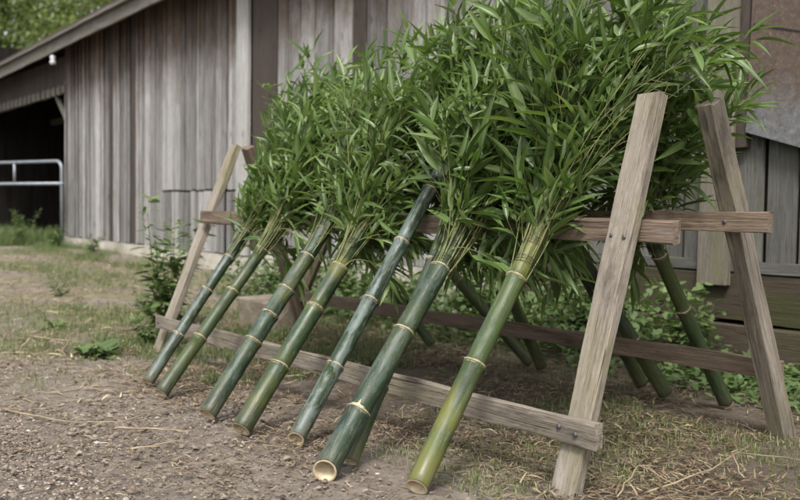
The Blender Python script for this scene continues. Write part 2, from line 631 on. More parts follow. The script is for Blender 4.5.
# siding boards, each its own
x = OPEN_R
i = 0
POST_L, POST_M, POST_R = -10.98, -10.65, -10.22
random.seed(4)
while x < END_R:
    if POST_L - .02 <= x < POST_R:
        x = POST_R
    wd = random.choice((.11, .14, .16, .19, .22, .25)) if x < POST_L else random.uniform(.24, .38)
    x2 = x + wd
    if x < POST_L and x2 > POST_L - .08:
        x2 = POST_L
    gap = random.uniform(.014, .040)
    pr = random.choice((0, .006, .012, .02, .03))
    if x < POST_L:
        zb = .335 + random.uniform(-.012, .012)
    else:
        zb = .64 + random.uniform(-.01, .01) if x > -6 else .42 + random.uniform(-.01, .01)
    m = M['siding']
    if random.random() < (.12 if x < POST_L else .16):
        m = M['siding_dark']
    if -8.65 < x < -8.2:
        m = M['siding_dark']
    if x > -6:
        m = M['siding_moss']
    patch = -13.6 < x < -11.0                      # lower ends replaced by short boards
    ztop = eave(x) + .2
    if patch:
        zc = 1.19 + random.uniform(-.008, .008)
        beam('board', ((x + x2) / 2, WY + .012 - pr * .4, zc), ((x + x2) / 2, WY + .012 - pr * .4, ztop), x2 - x - gap, .026, (1, 0, 0), m, wall, 8, .002, .003)
        beam('board', ((x + x2) / 2, WY - .005 - pr, zb), ((x + x2) / 2, WY - .005 - pr, zc - .03), x2 - x - gap, .026, (1, 0, 0), M['siding'], wall, 5, .002, .003)
    else:
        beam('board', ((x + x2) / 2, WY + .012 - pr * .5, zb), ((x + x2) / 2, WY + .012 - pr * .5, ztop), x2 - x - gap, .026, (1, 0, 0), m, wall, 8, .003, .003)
    if x < POST_L - .4 and random.random() < .42 and not patch:
        beam('batten', (x2, WY - .03, zb + .02), (x2, WY - .03, ztop), random.uniform(.045, .07), .024, (1, 0, 0), M['siding'], wall, 8, .003, .003)
    x = x2
    i += 1
# pale corner plank and the dark recessed plank next to it
beam('corner_post', ((POST_L + POST_M) / 2, WY - .02, .34), ((POST_L + POST_M) / 2, WY - .02, eave(POST_M) + .2), POST_M - POST_L - .02, .05, (1, 0, 0), M['siding_pale'], barn)
beam('dark_plank', ((POST_M + POST_R) / 2, WY + .03, .34), ((POST_M + POST_R) / 2, WY + .03, eave(POST_R) + .2), POST_R - POST_M - .02, .03, (1, 0, 0), M['siding_dark'], barn)
# shed end of the wall over the wagon opening
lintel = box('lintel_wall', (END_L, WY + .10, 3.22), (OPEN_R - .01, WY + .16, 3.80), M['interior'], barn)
x = END_L
while x < OPEN_R - .1:
    wd = random.uniform(.17, .27)
    beam('board', (x + wd / 2, WY + .07, 3.18), (x + wd / 2, WY + .07, 3.78), wd - .012, .026, (1, 0, 0), M['siding_dark'], lintel, 4, .002, .003)
    x += wd
beam('header_beam', (END_L, WY + .02, 3.09), (OPEN_R + .04, WY + .02, 3.13), .14, .10, (0, 0, 1), M['fascia'], barn, 20, .006)
x = -23.6
while x < OPEN_R - .1:                               # cleats nailed along the header
    beam('cleat', (x, WY - .05, 3.03), (x, WY - .05, 3.20), .10, .035, (1, 0, 0), M['fascia'], barn, 2, .002, .003)
    x += .33
beam('door_jamb', (OPEN_R - .05, WY + .08, .18), (OPEN_R - .05, WY + .08, 3.3), .10, .14, (1, 0, 0), M['siding'], barn)
beam('knee_brace', (OPEN_R - .1, WY + .06, 2.55), (OPEN_R - .75, WY + .06, 3.06), .09, .06, (1, 0, 1), M['fascia'], barn, 4)
beam('tie_beam', (OPEN_R + .1, WY + 2.1, 3.12), (-27, WY + 2.1, 3.12), .16, .12, (0, 0, 1), M['sill'], barn)
for xx in (-21.5, -25):
    beam('inner_post', (xx, WY + 3.2, .1), (xx, WY + 3.2, 4.3), .16, .16, (1, 0, 0), M['siding_dark'], barn)
beam('inner_brace', (-26.0, WY + 2.6, 2.45), (-24.3, WY + 2.6, 3.3), .14, .06, (0, 0, 1), M['siding_dark'], barn)
# foundation
for a, b in ((OPEN_R - .1, -15.6), (-15.59, -13.1), (-13.09, -10.6)):
    box('foundation', (a, WY - .035, -.2), (b, WY + .2, .325), M['concrete'], barn, .004)
box('foundation', (-10.59, WY - .02, -.2), (-6.1, WY + .2, .41), M['concrete'], barn, .004)
for zz0, zz1, pr in ((-.1, .245, .05), (.25, .592, .03)):
    xx = -6.08
    while xx < END_R:
        ln = random.uniform(1.6, 2.4)
        beam('sill_timber', (xx, WY + .06 - pr, (zz0 + zz1) / 2), (xx + ln - .01, WY + .06 - pr, (zz0 + zz1) / 2 + random.uniform(-.008, .008)), zz1 - zz0 - .012, .16, (0, 0, 1), M['sill'], barn, 10, .006, .012)
        xx += ln
beam('water_table', (-6.08, WY - .03, .625), (END_R, WY - .03, .632), .075, .05, (0, 0, 1), M['siding_moss'], barn, 20, .003)
# right-hand details: hanging plank, dark post, rusty sheet over a hatch
beam('hanging_plank', (-3.80, WY - .085, .50), (-3.755, WY - .085, 3.7), .235, .045, (1, 0, 0), M['old_board'], barn, 12, .003)
beam('dark_post', (-3.625, WY - .05, 1.42), (-3.61, WY - .05, 3.7), .075, .06, (1, 0, 0), M['siding_dark'], barn)
sh = [(-3.575, 1.515), (-2.2, 1.10), (-1.35, 1.12), (-1.35, 3.6), (-3.53, 3.6)]
vs = [(x_, y_, z_) for y_ in (WY - .10, WY - .065) for x_, z_ in sh]
n5 = len(sh)
fs = [tuple(range(n5)), tuple(range(2 * n5 - 1, n5 - 1, -1))] + [(j, j + n5, (j + 1) % n5 + n5, (j + 1) % n5) for j in range(n5)]
sheet = link('rusty_sheet', mesh('rusty_sheet', [Vector(v) - Vector((-3, WY, 2)) for v in vs], fs), M['sheet'], barn, Matrix.Translation((-3, WY, 2)))
beam('seam', (-3.54, WY - .104, 2.215), (-1.36, WY - .104, 1.6), .012, .006, (0, 0, 1), M['siding_dark'], sheet, 3, .001, .001)
# roof: eave board, rafters and deck
beam('fascia', (END_L - .3, EY, eave(END_L - .3)), (END_R + .3, EY, eave(END_R + .3)), .20, .035, (0, 0, 1), M['fascia'], barn, 60, .006)
beam('drip_edge', (END_L - .3, EY - .035, eave(END_L - .3) + .13), (END_R + .3, EY - .035, eave(END_R + .3) + .13), .05, .10, (0, 0, 1), M['fascia'], barn, 60, .004)
sl_ = .42
for s in (1, -1):
    y0, y1 = (EY - .05, 9.3) if s == 1 else (13.4, 9.3)
    zl, zr = eave(END_L - .35) + .14, eave(END_R + .35) + .14
    rise = (9.3 - EY) * sl_
    z1 = zl + rise
    vs = [(END_L - .35, y0, zl), (END_R + .35, y0, zr), (END_R + .35, y1, zr + rise), (END_L - .35, y1, z1)]
    vs = [Vector(v) + Vector((0, 0, dz)) - Vector((-10, 9.3, z1)) for dz in (.025, .075) for v in vs]
    fs = [(3, 2, 1, 0), (4, 5, 6, 7), (0, 1, 5, 4), (1, 2, 6, 5), (2, 3, 7, 6), (3, 0, 4, 7)]
    link('roof', mesh('roof', vs, fs), M['siding_dark'], barn, Matrix.Translation((-10, 9.3, z1)))
x = END_L
while x < END_R:
    beam('rafter_tail', (x, EY + .03, eave(x) + .06), (x, WY + .8, eave(x) + .06 + .77 * sl_), .12, .05, (0, 0, 1), M['siding_dark'], barn, 2, .002, .003)
    x += .62

ins = empty('insulator', (-17.6, EY + .02, EZ - .2), 'small white ceramic insulator under the barn eave', 'insulator')
lathe('ceramic_body', [(.02, -.09), (.05, -.085), (.06, -.04), (.04, 0), (.055, .03), (.05, .07), (.02, .08)], M['ceramic'], ins, Matrix.Translation(ins.location), 14)
tube('pin', [Vector(ins.location) + Vector((0, 0, .07)), Vector(ins.location) + Vector((0, .0, .16))], .012, M['bolt'], ins, 6)

# ---------------------------------------------------------------- gate
gp = Vector((-17.53, 5.35, 0))
gd = Vector((-.957, -.288, 0))
gate = empty('pipe_gate', (gp.x, gp.y, .2), 'galvanised steel pipe gate across the dark barn opening', 'gate')
gr = .03
ht, hm = 1.74, 1.325
arc = []
for i in range(7):
    a = math.pi / 2 * i / 6
    arc.append(gp + gd * (.16 - .16 * math.sin(a)) + Vector((0, 0, ht - .16 + .16 * math.cos(a))))
Lg = 6.2
tube('top_rail', [gp + gd * Lg + Vector((0, 0, ht))] + arc + [gp + Vector((0, 0, .16))], gr, M['zinc'], gate, 10)
tube('middle_rail', [gp + gd * Lg + Vector((0, 0, hm)), gp + Vector((0, 0, hm))], gr, M['zinc'], gate, 10)
for d_ in (1.55, 3.4, 5.0):
    tube('upright', [gp + gd * d_ + Vector((0, 0, hm)), gp + gd * d_ + Vector((0, 0, ht))], gr * .9, M['zinc'], gate, 8)
tube('end_post', [gp + gd * Lg + Vector((0, 0, ht)), gp + gd * Lg + Vector((0, 0, .16))], gr, M['zinc'], gate, 10)
lathe('weld_collar', [(.032, -.03), (.042, -.02), (.042, .02), (.032, .03)], M['zinc'], gate, Matrix.Translation(gp + Vector((0, 0, hm))), 10)

# ---------------------------------------------------------------- wooden rack
rack = empty('drying_rack', (-4.1, 3.1, 0), 'long grey wooden trestle rack the bamboo poles lean on', 'rack')


def bolt(p, nrm, parent, r=.009):
    lathe('bolt', [(.0005, .0042), (r * .75, .0040), (r, .0022), (r, -.004)], M['bolt'], parent, Matrix.Translation(p) @ frame(nrm).to_4x4(), 10)


random.seed(21)
leg_rf = beam('leg', (-2.225, 2.398, -.03), (-2.232, 2.835, 1.425), .108, .046, (1, 0, 0), M['rack'], rack, 14, .003)
leg_rb = beam('leg', (-2.27, 3.86, -.03), (-2.265, 3.235, 1.43), .078, .085, (1, 0, 0), M['rack'], rack, 14, .003)
leg_lf = beam('leg', (-5.96, 2.44, -.03), (-6.075, 3.075, 1.41), .10, .046, (1, 0, 0), M['rack'], rack, 14, .003)
leg_lb = beam('leg', (-6.45, 3.90, -.03), (-6.13, 3.20, 1.41), .085, .07, (1, 0, 0), M['rack_dark'], rack, 12, .003)
beam('brace', (-6.80, 3.96, -.02), (-6.22, 3.96, .78), .085, .045, (1, 0, 0), M['rack_dark'], rack, 8, .003)
rail_f = beam('rail', (-5.97, 2.775, .905), (-2.045, 2.747, .922), .082, .038, (0, 0, 1), M['rack_dark'], rack, 30, .004)
rail_b = beam('rail', (-6.3, 3.37, .94), (-2.06, 3.355, .955), .082, .042, (0, 0, 1), M['rack_dark'], rack, 30, .004)
rail_lf = beam('rail', (-5.90, 2.425, .212), (-2.098, 2.424, .226), .088, .036, (0, 0, 1), M['rack'], rack, 30, .004)
rail_lb = beam('rail', (-6.55, 3.80, .275), (-2.25, 3.79, .30), .085, .038, (0, 0, 1), M['rack_dark'], rack, 30, .004)
FN = Vector((0, -.957, .288)).normalized()
for xx, zz, lg in ((-2.258, .905, 0), (-2.198, .90, 0)):
    bolt(Vector((xx, 2.398 + (zz + .03) * .3003 - .0265, zz)), FN, leg_rf, .008)
for xx, zz in ((-2.262, .235), (-2.185, .222)):
    bolt(Vector((xx, 2.424 - .0215, zz)), Vector((0, -1, 0)), rail_lf, .009)
bolt(Vector((-2.25, 3.355 - .0245, .955)), Vector((0, -1, 0)), rail_b, .008)
bolt(Vector((-5.85, 2.425 - .0215, .215)), Vector((0, -1, 0)), rail_lf, .009)
bolt(Vector((-6.03, 2.82, .905)), FN, leg_lf, .009)

# concrete block behind the rack
blk = box('stone_block', (-6.95, 3.55, -.02), (-6.45, 3.85, .24), M['block'], None, .03)
bm_ = blk.modifiers.new('b', 'BEVEL')
bm_.width = .015
bm_.segments = 2
tag(blk, 'pale rough concrete block on the ground behind the far rack leg', 'block')

# ---------------------------------------------------------------- bamboo poles
LEAVES = []            # all leaves of all poles: (pole index, branch index, matrix cols)


def culm(root, B, ax, L, r, nodes, mat, cutlen=.0, sub=True, rt=None, cut_n=None):
    rot = frame(ax, Vector((-.7, -.7, 0)))
    mw = Matrix.Translation(B) @ rot.to_4x4()
    zs = [0.0]
    rt = rt or r * .86
    rad = lambda z: r + (rt - r) * z / L
    prof = [(rad(0) - .008, .012), (rad(0) - .0078, .004), (rad(0) - .003, 0.0), (rad(0), .003)]
    z = .03
    pts = []
    while z < L:
        pts.append(z)
        z += .06
    for nd in nodes:
        pts += [nd - .022, nd - .010, nd - .004, nd + .004, nd + .010, nd + .025]
    pts = sorted(p for p in pts if .01 < p < L)
    for z in pts:
        b = 0
        for nd in nodes:
            d = z - nd
            b += .0035 * math.exp(-(d / .008) ** 2) + .0025 * math.exp(-((d + .006) / .02) ** 2)
            if 0 < d < .03:
                b -= .0015
        prof.append((rad(z) + b, z))
    prof.append((rad(L), L))
    prof.append((rad(L) * .55, L + .004))
    o = lathe('culm', prof, mat, root, mw, 24)
    # slanted saw cut and slight crookedness
    me = o.data
    cx, cy = random.uniform(-.006, .006), random.uniform(-.006, .006)
    tc = (CAM - B).normalized()
    nn = (-ax + tc * (cut_n if cut_n is not None else random.uniform(.0, .15))).normalized()
    ca, cb, cc = rot.col[0].dot(nn), rot.col[1].dot(nn), rot.col[2].dot(nn)
    cn = (-ca / cc, -cb / cc)
    for v in me.vertices:
        t = v.co.z / L
        bow = 4 * t * (1 - t)
        if v.co.z < .16:
            v.co.z += (v.co.x * cn[0] + v.co.y * cn[1]) * (1 - v.co.z / .16)
        v.co.x += cx * bow
        v.co.y += cy * bow
    off = lambda z: Vector((cx, cy, 0)) * (4 * z / L * (1 - z / L))
    # cut face: the pale ring of wood, and the septum closing the hollow
    rr = rad(0)
    ring = [(rr - .0006, -.0012), (rr - .0035, -.0026), (rr - .0080, -.0020), (rr - .0095, .004), (rr - .0105, .10), (rr - .0105, .24), (.0005, .245)]
    cf = lathe('cut_face', ring, M['cut'], o, mw, 24)
    for v in cf.data.vertices:
        v.co.z += (v.co.x * cn[0] + v.co.y * cn[1]) * max(0, 1 - max(0, v.co.z) / .16)
    for nd in nodes:
        q = rad(nd) + .0042
        rg = lathe('node_ring', [(q - .0018, -.0090), (q + .0006, -.0055), (q - .0003, 0), (q + .0016, .0034), (q - .0018, .0072)], M['node'], o, mw @ Matrix.Translation(Vector((0, 0, nd)) + off(nd)), 24)
        for v in rg.data.vertices:
            a = math.atan2(v.co.y, v.co.x)
            v.co.z += .0012 * math.sin(3 * a + nd * 40) + random.uniform(-.0012, .0012)
    return o, mw


def make_branch(P, A, D, length, droop, big, fine, s0=(.2, .3)):
    """a branch that leaves the bundle along A and bends to D; returns points, leaves"""
    n = 12
    p = Vector(P)
    pts = [p.copy()]
    ds = []
    wander = Vector((random.uniform(-.15, .15), random.uniform(-.15, .15), random.uniform(-.1, .1)))
    for i in range(n):
        s = (i + .5) / n
        wgt = min(1, s / .4)
        wgt = wgt * wgt * (3 - 2 * wgt)
        d = A * (1 - wgt) + D * wgt + Vector((0, 0, -1)) * droop * s ** 2.2 + wander * math.sin(s * 5)
        d.normalize()
        p = p + d * (length / n)
        pts.append(p.copy())
        ds.append(d)
    leaves, twigs = [], []

    def leaf(base, direction, ln, wd):
        d = direction.normalized()
        d = (d + Vector((random.gauss(0, .16), random.gauss(0, .16), random.gauss(0, .16) - .08))).normalized()
        up = Vector((random.gauss(0, .55), random.gauss(-.25, .55), 1))
        z = up - d * d.dot(up)
        if z.length < .05:
            z = d.orthogonal()
        z.normalize()
        x = d.cross(z)
        leaves.append((base.copy(), x * wd, d * ln, z * ln))

    s = random.uniform(*s0)
    az = random.uniform(0, 6.28)
    while s < .985:
        i = min(n - 1, int(s * n))
        f = s * n - i
        base = pts[i].lerp(pts[i + 1], f)
        d = ds[i]
        az += 2.4 + random.uniform(-.5, .5)
        side = Quaternion(d, az) @ d.orthogonal().normalized()
        ang = random.uniform(.45, 1.0)
        td = (d * math.cos(ang) + side * math.sin(ang)).normalized()
        tl = random.uniform(.05, .17) * (1.15 - .5 * s)
        tp = [base]
        q = base.copy()
        dd = td.copy()
        nl = random.choice((3, 3, 4, 5)) if not big else random.choice((2, 3, 3))
        for m_ in range(nl):
            dd = (dd + Vector((0, 0, -.10)) + d * .18).normalized()
            q = q + dd * (tl / nl)
            tp.append(q.copy())
            sd = dd.cross(Vector((random.uniform(-1, 1), random.uniform(-1, 1), random.uniform(-.3, 1)))).normalized() * (1 if m_ % 2 else -1)
            ln = random.uniform(.075, .16) * (1.3 if big else 1) * fine
            if m_ == nl - 1:
                leaf(q, dd, ln * 1.1, ln * random.uniform(.15, .215))
            else:
                leaf(q, dd * .75 + sd * .65, ln, ln * random.uniform(.15, .215))
        twigs.append(tp)
        s += (random.uniform(.042, .08) if not big else random.uniform(.06, .10)) * fine
    leaf(pts[-1], ds[-1], .15, .022)
    return pts, twigs, leaves


P5, A5 = Vector((-3.300, 1.953, .035)), Vector((-.115, .609, .785)).normalized()


def hides_long_pole(c_):
    """leaves are stripped on the open side of the longest pole"""
    for t_ in (.95, 1.03, 1.11, 1.19, 1.27, 1.35, 1.42):
        a_ = P5 + A5 * t_
        d_ = (CAM - a_).normalized()
        s_ = (c_ - a_).dot(d_)
        if 0 < s_ < 1.2 and (c_ - a_ - d_ * s_).length < .065:
            return True
    return False


def make_pole(name, idx, B, ax, L, r, nodes, mat, tie, label, group, nb, mean, spread, lens, rt=None, wraps=(), cut=None, seed=0, low_n=5, low_y=1, s0=(.17, .36)):
    random.seed(1000 + seed)
    B, ax = Vector(B), Vector(ax).normalized()
    root = empty(name, (B.x, B.y, 0), label, 'bamboo pole', group)
    c_o, mw = culm(root, B, ax, L, r, nodes, mat, rt=rt, cut_n=cut)
    R3 = mw.to_3x3()
    T0 = B + ax * tie
    branches = []
    for b in range(nb):
        a = random.uniform(0, 6.28)
        # stems are bound round the culm's top: start on its skin
        sk = R3 @ Vector((math.cos(a), math.sin(a), 0))
        st = T0 + ax * random.uniform(-.06, max(.02, L - tie) * .9) + sk * (r * .72 + random.uniform(.0, .008))
        aw = (ax + sk * random.uniform(.02, .16)).normalized()
        D = Vector(mean) + Vector((random.gauss(0, spread[0]), random.gauss(0, spread[1]), random.gauss(0, .14)))
        D.normalize()
        big = random.random() < .4
        ln = random.uniform(*lens)
        low = b < (2 if idx < 2 else low_n)
        if low:
            D = Vector((random.uniform(-1, 1), random.uniform(.1, 1.0) * low_y, random.uniform(-.2, .5))).normalized()
            ln = random.uniform(.25, .45)
        if idx == 10 and low:
            D.x = -abs(D.x) * .6
        if idx == 7:
            if low:
                D.x = -abs(D.x)
            elif D.x > .12:
                D.y = max(D.y, .42)
        pts, twigs, lv = make_branch(st, aw, D, ln, random.uniform(.5, 1.3) if low else random.uniform(.15, .7), big, .9 if idx < 4 else 1.14, (.3, .45) if low else s0)
        vs, fs = [], []
        n = len(pts)
        base_r = random.uniform(.0022, .0042)
        tube_into(vs, fs, pts, [base_r * (1 - .75 * i / (n - 1)) for i in range(n)], 5, False)
        for tp in twigs:
            tube_into(vs, fs, tp, [.0013] * len(tp), 3, False)
        vs = [v - st for v in vs]
        bo = link('branch', mesh('branch', vs, fs, True), M['stem'], root, Matrix.Translation(st))
        branches.append((bo, st))
        for q in lv:
            tipp = q[0] + q[2]
            if any(t_.x > -2.42 and t_.y < 2.47 + .3 * t_.z for t_ in (q[0], tipp)):
                continue                                    # nothing hangs over the front leg
            jit = random.gauss(0, .10)
            if any(t_.x < -t_.y * (2.12 - .36 * (t_.z - .95)) + jit for t_ in (q[0], tipp)):
                continue                                    # the far leg stands clear
            if any(t_.x > -2.40 and t_.z < 1.5 and t_.y < 3.76 - .43 * t_.z for t_ in (q[0], tipp)):
                continue                                    # nor over the rear leg
            if idx != 4 and hides_long_pole(q[0] + q[2] * .5):
                continue
            LEAVES.append((idx, bo, q))
    # binding wire round the stems
    for wz in wraps:
        vs, fs, hp = [], [], []
        turns = 3
        for i in range(turns * 12 + 1):
            a = i / 12 * 2 * math.pi
            rr = r * .86 + .010 + .002 * math.sin(a * 3.3)
            hp.append(Vector((rr * math.cos(a), rr * math.sin(a), wz + i / 12 * .013 + .006 * math.sin(a * 1.0))))
        tube('wire_tie', hp, .0013, M['wire'], root, 5, mw)
    return root


FG = 'bamboo poles leaning on the near side of the rack'
RG = 'bamboo poles leaning on the barn side of the rack'
CM = lambda nm, g_, d_, bl, ye: culm_mat(nm, g_, d_, bl, ye)
c1 = CM('culm_blue_dark', (.020, .040, .020), (.010, .022, .017), .70, .10)
c2 = CM('culm_olive', (.034, .058, .020), (.018, .036, .014), .10, .20)
c3 = CM('culm_mottled', (.020, .043, .018), (.012, .027, .014), .45, .35)
c4 = CM('culm_yellow_green', (.030, .054, .017), (.015, .034, .013), .10, .55)
c5 = CM('culm_grey_bloom', (.020, .042, .018), (.011, .026, .015), .85, .12)
c6 = CM('culm_deep_green', (.016, .038, .018), (.009, .025, .017), .25, .15)
c7 = CM('culm_bright_green', (.058, .085, .020), (.028, .050, .015), .10, .72)
c8 = CM('culm_shade_green', (.026, .050, .018), (.014, .030, .014), .20, .25)

FM = (.0, .30, 1.0)
poles = [
    ('B1', (-4.801, 1.918, .035), (-.130, .626, .769), 1.15, .033, [.306, .61, .846, 1.04], c1, .86, 'slim dark blue-green bamboo pole, leftmost on the near side of the rack', 46, (.02, .56, 1), (.20, .22), (.5, 1.15), (.93,), None),
    ('B2', (-4.486, 1.861, .035), (-.106, .656, .748), 1.10, .0365, [.352, .662, .952], c2, .95, 'olive green bamboo pole, second from the left on the near side', 46, (.06, .58, 1), (.20, .22), (.55, 1.18), (1.0,), None),
    ('B3', (-3.922, 1.849, .035), (-.173, .655, .735), 1.28, .0435, [.413, .574, .733, .95, 1.13], c3, 1.0, 'mottled green and grey bamboo pole with closely spaced rings, third from the left', 38, (.0, .52, 1), (.24, .22), (.5, 1.1), (), None),
    ('B4', (-3.579, 1.845, .035), (-.173, .657, .734), 1.18, .0445, [.332, .663, .907], c4, .92, 'thick yellow-flecked green bamboo pole, fourth from the left, stems wired at its top', 46, (.05, .42, 1), (.25, .22), (.55, 1.2), (.95, 1.03), None),
    ('B5', (-3.300, 1.953, .035), (-.115, .609, .785), 1.66, .037, [.352, .692, 1.016, 1.325], c5, 1.46, 'long bamboo pole with grey waxy bloom reaching highest into the leaves', 34, (.05, .42, 1), (.28, .24), (.45, .85), (), .55),
    ('B6', (-2.840, 1.803, .035), (-.172, .675, .717), 1.20, .0455, [.259, .642, .982], c6, .98, 'deep green bamboo pole with hollow open end and star-shaped scar', 50, (.03, .36, 1), (.24, .22), (.6, 1.22), (1.0, 1.08), .75),
    ('B65', (-2.902, 1.960, .03), (-.259, .594, .762), 1.26, .026, [.33, .66, .97], c2, 1.05, 'thin green bamboo pole tucked close behind the one with the star scar', 16, (0, .3, 1), (.28, .24), (.5, .95), (), None),
    ('B7', (-2.499, 1.961, .035), (-.090, .606, .790), 1.20, .041, [.492, .877], c7, .90, 'bright yellow-green bamboo pole nearest the right front rack leg', 54, (.10, .28, 1), (.27, .22), (.6, 1.25), (.93, 1.02), .35),
]
for i, (nm, B, ax, L, r, nodes, mat, tie, lab, nb, mean, spread, lens, wraps, cut) in enumerate(poles):
    make_pole('bamboo_pole', i, B, ax, L, r, nodes, mat, tie, lab, FG, nb, mean, spread, lens, wraps=wraps, cut=cut, seed=i)

rear = [
    ('A', (-3.06, 4.06, .03), (-3.33, 3.44, 1.0), .040, 'dark bamboo pole seen behind the right front rack leg, leaning from the barn side', 34),
    ('B', (-3.30, 4.16, .03), (-3.36, 3.46, 1.0), .036, 'shaded bamboo pole just behind the pole at the right front leg', 26),
    ('C', (-2.749, 4.132, .03), (-2.77, 3.45, 1.0), .037, 'green bamboo pole nearest the right rear rack leg on the barn side', 44),
    ('D', (-4.008, 4.10, .03), (-3.92, 3.44, 1.0), .036, 'dark bamboo pole behind the bright yellow-green pole, leaning from the barn side', 30),
    ('E', (-4.146, 4.14, .03), (-4.679, 3.44, 1.0), .036, 'dark slanting bamboo pole showing under the leaves right of the star-scarred pole', 30),
    ('F', (-5.08, 4.10, .03), (-5.436, 3.44, 1.0), .034, 'dark bamboo pole furthest left on the barn side of the rack', 30),
]
for j, (nm, B, Tp, r, lab, nb) in enumerate(rear):
    ax = (Vector(Tp) - Vector(B)).normalized()
    L = 1.36
    random.seed(70 + j)
    n0 = random.uniform(.26, .36)
    tie = .92 if nm in 'C' else 1.1
    mean = (.16, -.10, 1) if nm == 'C' else (.16, -.12, 1)
    make_pole('bamboo_pole', len(poles) + j, B, ax, L, r, [n0, n0 + .34, n0 + .66], c2 if nm == 'C' else c8, tie, lab, RG, nb, mean, (.32, .26), (.55, 1.1), wraps=(tie + .05,), seed=50 + j, low_n=6 if nm == 'C' else 11, low_y=.4 if nm == 'C' else -.5)

# star-shaped scar of torn fibre at the node of the hollow pole
p6 = [o for o in bpy.data.objects if o.get('label', '').startswith('deep green bamboo')][0]
c6o = [o for o in p6.children if o.name.startswith('culm')][0]
B6, A6 = Vector((-2.840, 1.803, .035)), Vector((-.172, .675, .717)).normalized()
pn = B6 + A6 * .268
tocam = (CAM - pn)
sn = (tocam - A6 * tocam.dot(A6)).normalized()
sn = (Quaternion(A6, -.35) @ sn).normalized()
vs, fs = [Vector((0, 0, .007))], []
for i in range(8):
    a = math.pi / 4 * i
    rr = (.048 if i == 0 else .036 if i == 4 else .030) if i % 2 == 0 else .0085
    vs.append(Vector((math.cos(a) * rr, math.sin(a) * rr, .001 - rr * .12)))
for i in range(8):
    fs.append((0, 1 + i, 1 + (i + 1) % 8))
link('branch_scar', mesh('branch_scar', vs, fs), M['cut'], c6o, Matrix.Translation(pn + sn * .046) @ frame(sn, A6).to_4x4())

# ---- leaves: the ones that show largest become objects, the rest one foliage mesh per pole
pos = np.array([q[0] for _, _, q in LEAVES], float)
XX = np.array([q[1] for _, _, q in LEAVES], float)
YY = np.array([q[2] for _, _, q in LEAVES], float)
ZZ = np.array([q[3] for _, _, q in LEAVES], float)
pid = np.array([p for p, _, _ in LEAVES])
cen = pos + YY * .5
rel = cen - np.array(CAM)
dep = rel @ np.array(FW)
u = rel @ np.array(RT) / dep
v_ = rel @ np.array(UP) / dep
size = np.linalg.norm(YY, axis=1) * np.linalg.norm(XX, axis=1) / dep ** 2
cell = np.floor(u / .010).astype(int) * 10007 + np.floor(v_ / .010).astype(int)
order = np.lexsort((dep, cell))
rank = np.zeros(len(dep), int)
prev, cnt = None, 0
for o_ in order:
    if cell[o_] != prev:
        prev, cnt = cell[o_], 0
    rank[o_] = cnt
    cnt += 1
inframe = (abs(u) < 400 / 935 + .02) & (v_ < (250 / 935 + .03)) & (v_ > -.28)
hue = rng.beta(2.2, 2.6, len(dep))
tone_p = rng.uniform(-.06, .10, 20)
hue = np.clip(hue + tone_p[pid] + np.where(rng.random(len(dep)) < .04, .5, 0), 0, 1)
LV = []
for a, (tv, tf, rib) in enumerate(LT_FULL):
    for b in range(8):
        me = mesh('leaf', tv, tf, True)
        at = me.attributes.new('tint', 'FLOAT', 'POINT')
        at.data.foreach_set('value', np.full(len(tv), (b + .5) / 8, dtype=np.float32))
        at = me.attributes.new('rib', 'FLOAT', 'POINT')
        at.data.foreach_set('value', np.array(rib, dtype=np.float32))
        me.materials.append(M['leaf'])
        LV.append(me)
roots = {}
for o in bpy.data.objects:
    if o.name.startswith('bamboo_pole'):
        roots[o['label']] = o
labs = [p[8] for p in poles] + [q[4] for q in rear]
pick = np.zeros(len(dep), bool)
for p in range(len(labs)):
    idx = np.where((pid == p) & inframe & (rank <= 1))[0]
    idx = idx[np.argsort(-size[idx])][:290]
    pick[idx] = True
for i in np.where(pick)[0]:
    bo = LEAVES[i][1]
    me = LV[random.randrange(3) * 8 + min(7, int(hue[i] * 8))]
    mw = Matrix(((XX[i][0], YY[i][0], ZZ[i][0], pos[i][0]), (XX[i][1], YY[i][1], ZZ[i][1], pos[i][1]), (XX[i][2], YY[i][2], ZZ[i][2], pos[i][2]), (0, 0, 0, 1)))
    lo = bpy.data.objects.new('leaf', me)
    col.objects.link(lo)
    lo.parent = bo
    lo.matrix_basis = wm(bo).inverted() @ mw
for p, lab in enumerate(labs):
    idx = np.where((pid == p) & ~pick)[0]
    rt_ = roots[lab]
    base = np.array(rt_.location)
    rot = np.stack([XX[idx], YY[idx], ZZ[idx]], axis=2)
    tv, tf, rib = LT_SMALL
    scatter('foliage', tv, tf, pos[idx] - base, rot, hue[idx], M['leaf'], rib, rt_, Matrix.Translation(rt_.location), smooth=True)

# ---------------------------------------------------------------- weeds
OV = leaf_template([0, .12, .35, .62, .85, 1], [0, .62, 1, .8, .4, 0], .4, .12)


